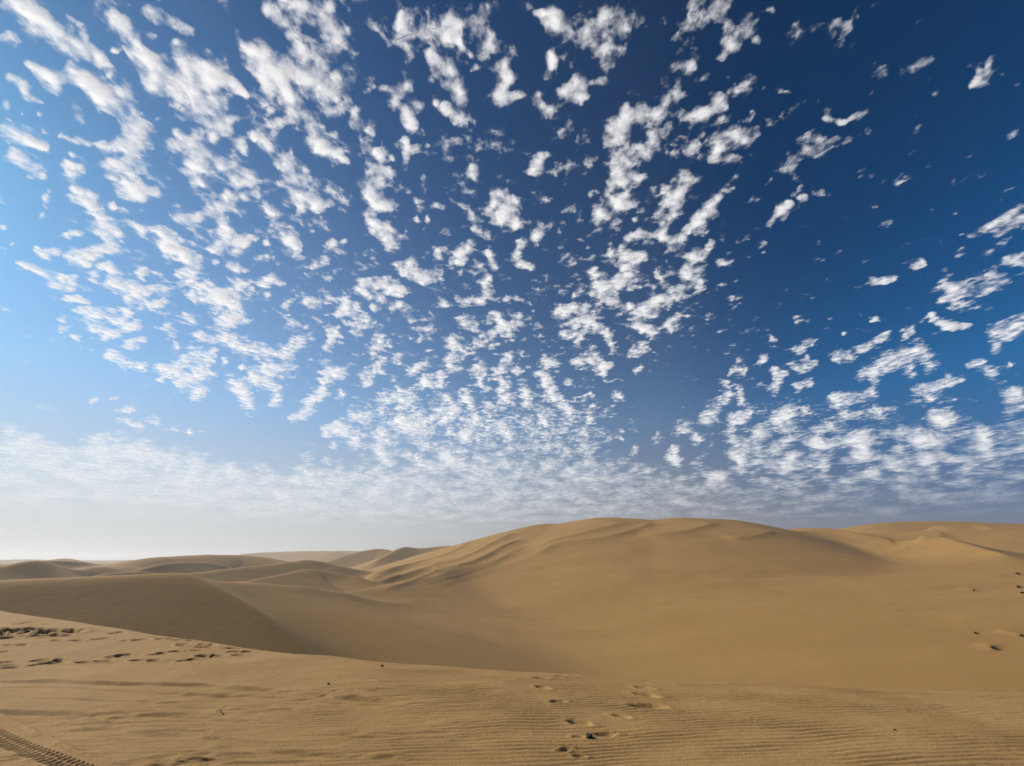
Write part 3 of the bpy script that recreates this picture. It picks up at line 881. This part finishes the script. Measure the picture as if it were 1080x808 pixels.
# haze in front of far clouds, put into their opacity towards the horizon
veil = (1 - 0.97 * sstep(2.8, 18.0, RHO)) * (1 - 0.22 * bank)
DETAIL = 1 - 0.80 * sstep(2.6, 6.0, RHO)
thick = CLOUD_H * 0.013 * (1 + 0.9 * fbm(CXW / 60, CYW / 60, 3, 91))
thick = thick * (1 + 2.0 * farther)
UP = thick * np.clip(DENS, 0, 2) ** 1.2 * 1.3 + 0.6
DN = thick * np.clip(DENS, 0, 2) ** 1.3 * (0.22 + 0.40 * farther) + 0.4
in_frame = (PX > -90) & (PX < 1170) & (PY > -90) & (CYW * CP + CLOUD_H * SP > 1)
ok = (DENS > -0.22) & in_frame
cell = ok[:-1, :-1] | ok[1:, :-1] | ok[:-1, 1:] | ok[1:, 1:]
core = (DENS > 0.22) & in_frame
ccore = core[:-1, :-1] & core[1:, :-1] & core[:-1, 1:] & core[1:, 1:]
nr, nc = cell.shape


def components(mask):
    lab = np.where(mask, np.arange(mask.size).reshape(mask.shape), mask.size)
    big = mask.size
    while True:
        old = lab
        p = np.pad(lab, 1, constant_values=big)
        new = np.minimum.reduce([p[1:-1, 1:-1], p[:-2, 1:-1], p[2:, 1:-1], p[1:-1, :-2], p[1:-1, 2:]])
        lab = np.where(mask, new, big)
        flat = np.append(lab.ravel(), big)
        for _ in range(4):
            flat = np.append(flat[flat[:-1]], big)
        lab = np.where(mask, flat[:-1].reshape(mask.shape), big)
        if (lab == old).all():
            return np.where(mask, lab, -1)


lab = components(ccore)
# every cloud takes the thin fringe round its core; fringe without a core stays with the loose scraps
for _ in range(14):
    p = np.pad(lab, 1, constant_values=-1)
    best = np.maximum.reduce([p[:-2, 1:-1], p[2:, 1:-1], p[1:-1, :-2], p[1:-1, 2:]])
    lab = np.where((lab < 0) & cell, best, lab)
scrap = cell & (lab < 0)
lab = np.where(scrap, nr * nc + 1, lab)
dpx = np.abs((PX[:-1, 1:] - PX[:-1, :-1]) * (PY[1:, :-1] - PY[:-1, :-1]) - (PX[1:, :-1] - PX[:-1, :-1]) * (PY[:-1, 1:] - PY[:-1, :-1]))
pcx, pcy = PX[:-1, :-1], PY[:-1, :-1]
vis = (pcx > 0) & (pcx < 1080) & (pcy > 0)
ids, inv = np.unique(lab[cell], return_inverse=True)
wgt = dpx[cell] * np.clip(DENS[:-1, :-1][cell], 0, 1)
area = np.bincount(inv, wgt * vis[cell])
tot = np.bincount(inv, wgt) + 1e-9
mx_ = np.bincount(inv, wgt * pcx[cell]) / tot
my_ = np.bincount(inv, wgt * pcy[cell]) / tot
vxx = np.bincount(inv, wgt * pcx[cell] ** 2) / tot - mx_ ** 2
vyy = np.bincount(inv, wgt * pcy[cell] ** 2) / tot - my_ ** 2
vxy = np.bincount(inv, wgt * pcx[cell] * pcy[cell]) / tot - mx_ * my_
low = np.bincount(inv, (pcy[cell] > 535) * 1.0) + (ids == nr * nc + 1)
dmean = np.bincount(inv, DENS[:-1, :-1][cell] * wgt) / tot
single = [k for k in np.argsort(-area) if area[k] > 9 and low[k] == 0][:230]
cloud_mat = cloud_material('cloud_white')


def cloud_mesh(name, sel):
    """sel: boolean array of grid cells; a closed shell, its upper and lower skin meeting along the rim"""
    r, c = np.nonzero(sel)
    m = nc + 1
    q = np.stack([r * m + c, r * m + c + 1, (r + 1) * m + c + 1, (r + 1) * m + c], -1)
    used, qi = np.unique(q, return_inverse=True)
    qi = qi.reshape(q.shape)
    cnt = np.bincount(qi.ravel(), minlength=len(used))
    rim = cnt < 4
    r0, r1, c0, c1 = r.min(), r.max() + 1, c.min(), c.max() + 1
    cur = np.pad(sel[r0:r1, c0:c1], 1)
    lev = np.zeros((r1 - r0 + 1, c1 - c0 + 1))
    for _ in range(4):
        vin = cur[:-1, :-1] & cur[1:, :-1] & cur[:-1, 1:] & cur[1:, 1:]
        lev += vin
        nxt = np.zeros_like(cur)
        nxt[1:-1, 1:-1] = vin[:-1, :-1] & vin[1:, :-1] & vin[:-1, 1:] & vin[1:, 1:]
        cur = nxt
    ur, uc = used // m - r0, used % m - c0
    taper = sstep(0, 4, lev[ur, uc])
    X, Y = CXW.ravel()[used], CYW.ravel()[used]
    dn, up = DN.ravel()[used] * taper + 0.3, UP.ravel()[used] * taper + 0.3
    lo = np.stack([X, Y, CLOUD_H - np.where(rim, 0, dn)], -1)
    hi_idx = np.where(rim, np.arange(len(used)), 0)
    inner = np.nonzero(~rim)[0]
    hi_idx[inner] = len(used) + np.arange(len(inner))
    hi = np.stack([X, Y, CLOUD_H + up], -1)[inner]
    V = np.vstack([lo, hi])
    top = hi_idx[qi]
    flip = np.concatenate([qi, top[:, ::-1]])
    quad_rim = (rim[qi].all(1))
    keep = np.concatenate([np.ones(len(qi), bool), ~quad_rim])
    d = DENS.ravel()[used]
    op = veil.ravel()[used]
    det_ = DETAIL.ravel()[used]
    dens = np.concatenate([d, d[inner]])
    opac = np.concatenate([op * 1.0, op[inner] * (0.08 + 0.46 * np.clip(d[inner], 0, 1.1))])
    return mesh_object(name, V, flip[keep], cloud_mat, attrs={'cloud_depth': dens, 'cloud_cover': opac, 'cloud_detail': np.concatenate([det_, det_[inner]])})


COLS = ['far left', 'left', 'left of centre', 'right of centre', 'right', 'far right']
ROWS = [(130, 'at the top of the sky'), (250, 'high in the sky'), (350, 'halfway up the sky'), (430, 'in the lower sky'), (999, 'low over the dunes')]
ORD = ['largest', 'second largest', 'third largest', 'fourth largest', 'fifth largest', 'sixth largest', 'seventh largest']
rank = {}
taken = set()
for k in single:
    a = area[k]
    col = COLS[int(np.clip(mx_[k] // 180, 0, 5))]
    row = next(n for lim, n in ROWS if my_[k] < lim)
    tr, det = vxx[k] + vyy[k], vxx[k] * vyy[k] - vxy[k] ** 2
    s = math.sqrt(max(tr * tr / 4 - det, 0))
    el = math.sqrt((tr / 2 + s) / max(tr / 2 - s, 1e-3))
    shape = 'streaky' if el > 3.0 else 'elongated' if el > 1.8 else 'rounded'
    look = 'wispy' if dmean[k] < 0.34 else 'dense' if dmean[k] > 0.68 else 'ragged'
    i = rank.get((row, col), 0)
    sel = lab == ids[k]
    o = cloud_mesh('cloud', sel)
    if i < len(ORD) and a > 60:
        rank[(row, col)] = i + 1
        tag(o, f'{shape} {look} white cloud, {ORD[i]} {row}, {col}', 'cloud', 'altocumulus clouds over the desert')
    else:
        tag(o, f'tiny white cloud puff {row}, {col}', 'cloud', f'smallest cloud puffs {row} {col}')
    taken.add(ids[k])
rest = cell & ~np.isin(lab, list(taken))
if rest.any():
    deck = cloud_mesh('clouds', rest)
    tag(deck, kind='stuff')

# ------------------------------------------------------------------ haze in the air
hm, N = material('haze_air')
out = N('ShaderNodeOutputMaterial')
vol = N('ShaderNodeVolumePrincipled', {'Color': (0.86, 0.87, 0.88, 1), 'Density': 0.0004, 'Anisotropy': 0.3})
N.t.links.new(vol.outputs[0], out.inputs['Volume'])
zs = [v for v in (-24.0, 46.0)]
X = 3900.0
hv = [(-X, -X, zs[0]), (X, -X, zs[0]), (X, X, zs[0]), (-X, X, zs[0]), (-X, -X, zs[1]), (X, -X, zs[1]), (X, X, zs[1]), (-X, X, zs[1])]
hf = [(0, 3, 2, 1), (4, 5, 6, 7), (0, 1, 5, 4), (1, 2, 6, 5), (2, 3, 7, 6), (3, 0, 4, 7)]
haze = mesh_object('haze', np.array(hv), np.array(hf), hm, smooth=False)
tag(haze, kind='stuff')

# ------------------------------------------------------------------ sky and sun
world = bpy.data.worlds.new('World')
scene.world = world
world.use_nodes = True
N = Nodes(world.node_tree)
out = N('ShaderNodeOutputWorld')
tc = N('ShaderNodeTexCoord')
dirn = N('ShaderNodeVectorMath', {0: tc.outputs['Generated']}, operation='NORMALIZE').outputs[0]
sep = N('ShaderNodeSeparateXYZ', {0: dirn})
up = N.math('MAXIMUM', sep.outputs['Z'], 0.0)
lifted = N('ShaderNodeCombineXYZ', {0: sep.outputs['X'], 1: sep.outputs['Y'], 2: N.math('MAXIMUM', sep.outputs['Z'], 0.30)})
lifted = N('ShaderNodeVectorMath', {0: lifted.outputs[0]}, operation='NORMALIZE')
sky = N('ShaderNodeTexSky', {'Vector': lifted.outputs[0]}, sky_type='NISHITA', sun_disc=False, sun_elevation=SUN_EL, sun_rotation=SUN_AZ,
        air_density=1.0, dust_density=0.22, ozone_density=3.0, altitude=300.0)
sc = N('ShaderNodeVectorMath', {0: sky.outputs[0], 'Scale': 0.17}, operation='SCALE')
deep = N('ShaderNodeGamma', {'Color': sc.outputs[0], 'Gamma': 1.7})
tint = N.mixc(1.0, deep.outputs[0], (0.30, 0.98, 1.00, 1), 'MULTIPLY')
sat = N('ShaderNodeHueSaturation', {'Color': tint, 'Saturation': 1.05, 'Value': 4.2})
# dusty air along the horizon, pale towards the sun and blue-grey away from it
sunward = N('ShaderNodeVectorMath', {0: dirn, 1: (math.sin(SUN_AZ), math.cos(SUN_AZ), 0.0)}, operation='DOT_PRODUCT').outputs['Value']
dustc = N.mixc(N.smooth(sunward, -0.45, 0.95), (1.95, 1.80, 1.82, 1), (4.95, 4.95, 4.55, 1))
bluer = N.mixc(1.0, dustc, (0.86, 1.10, 1.42, 1), 'MULTIPLY')
dustc = N.mixc(N.smooth(up, 0.06, 0.42), dustc, bluer)
f = N.math('EXPONENT', N.math('MULTIPLY', up, N.math('ADD', N.smooth(sunward, -0.65, -0.05, -13.0, -4.0), N.smooth(sunward, 0.05, 0.95, 0.0, 1.6))))
g = N.math('MULTIPLY', N.math('EXPONENT', N.math('MULTIPLY', up, -6.0)), 0.30)
f = N.math('ADD', f, N.math('MULTIPLY', g, N.math('SUBTRACT', 1.0, f)))
f = N.math('MULTIPLY', f, 0.97)
col = N.mixc(f, sat.outputs[0], dustc)
bg = N('ShaderNodeBackground', {'Color': col, 'Strength': 0.10})
N.t.links.new(bg.outputs[0], out.inputs['Surface'])

sd = bpy.data.lights.new('sun', 'SUN')
sd.energy = 4.4
sd.angle = R(0.53)
sd.color = (1.0, 0.93, 0.82)
so = bpy.data.objects.new('sun', sd)
COL.objects.link(so)
v = Vector((math.cos(SUN_EL) * math.sin(SUN_AZ), math.cos(SUN_EL) * math.cos(SUN_AZ), math.sin(SUN_EL)))
so.rotation_euler = v.to_track_quat('Z', 'Y').to_euler()
so.location = v * 200

# ------------------------------------------------------------------ camera, render
cd = bpy.data.cameras.new('camera')
cd.sensor_fit = 'HORIZONTAL'
cd.sensor_width = 36.0
cd.lens = 36.0 * F_PX / 1080.0
cd.clip_start, cd.clip_end = 0.1, 120000.0
cam = bpy.data.objects.new('camera', cd)
COL.objects.link(cam)
cam.location = (0, 0, CAM_H)
cam.rotation_euler = (R(90) + PITCH, 0, 0)
scene.camera = cam

scene.view_settings.view_transform = 'Standard'
scene.view_settings.look = 'None'
scene.view_settings.exposure = 0.50
scene.view_settings.gamma = 1.0
scene.view_settings.use_curve_mapping = False
scene.render.engine = 'CYCLES'
c = scene.cycles
c.use_denoising = True
c.max_bounces = 8
c.diffuse_bounces = 4
c.transparent_max_bounces = 48
c.volume_bounces = 0
c.use_adaptive_sampling = True
c.adaptive_threshold = 0.01
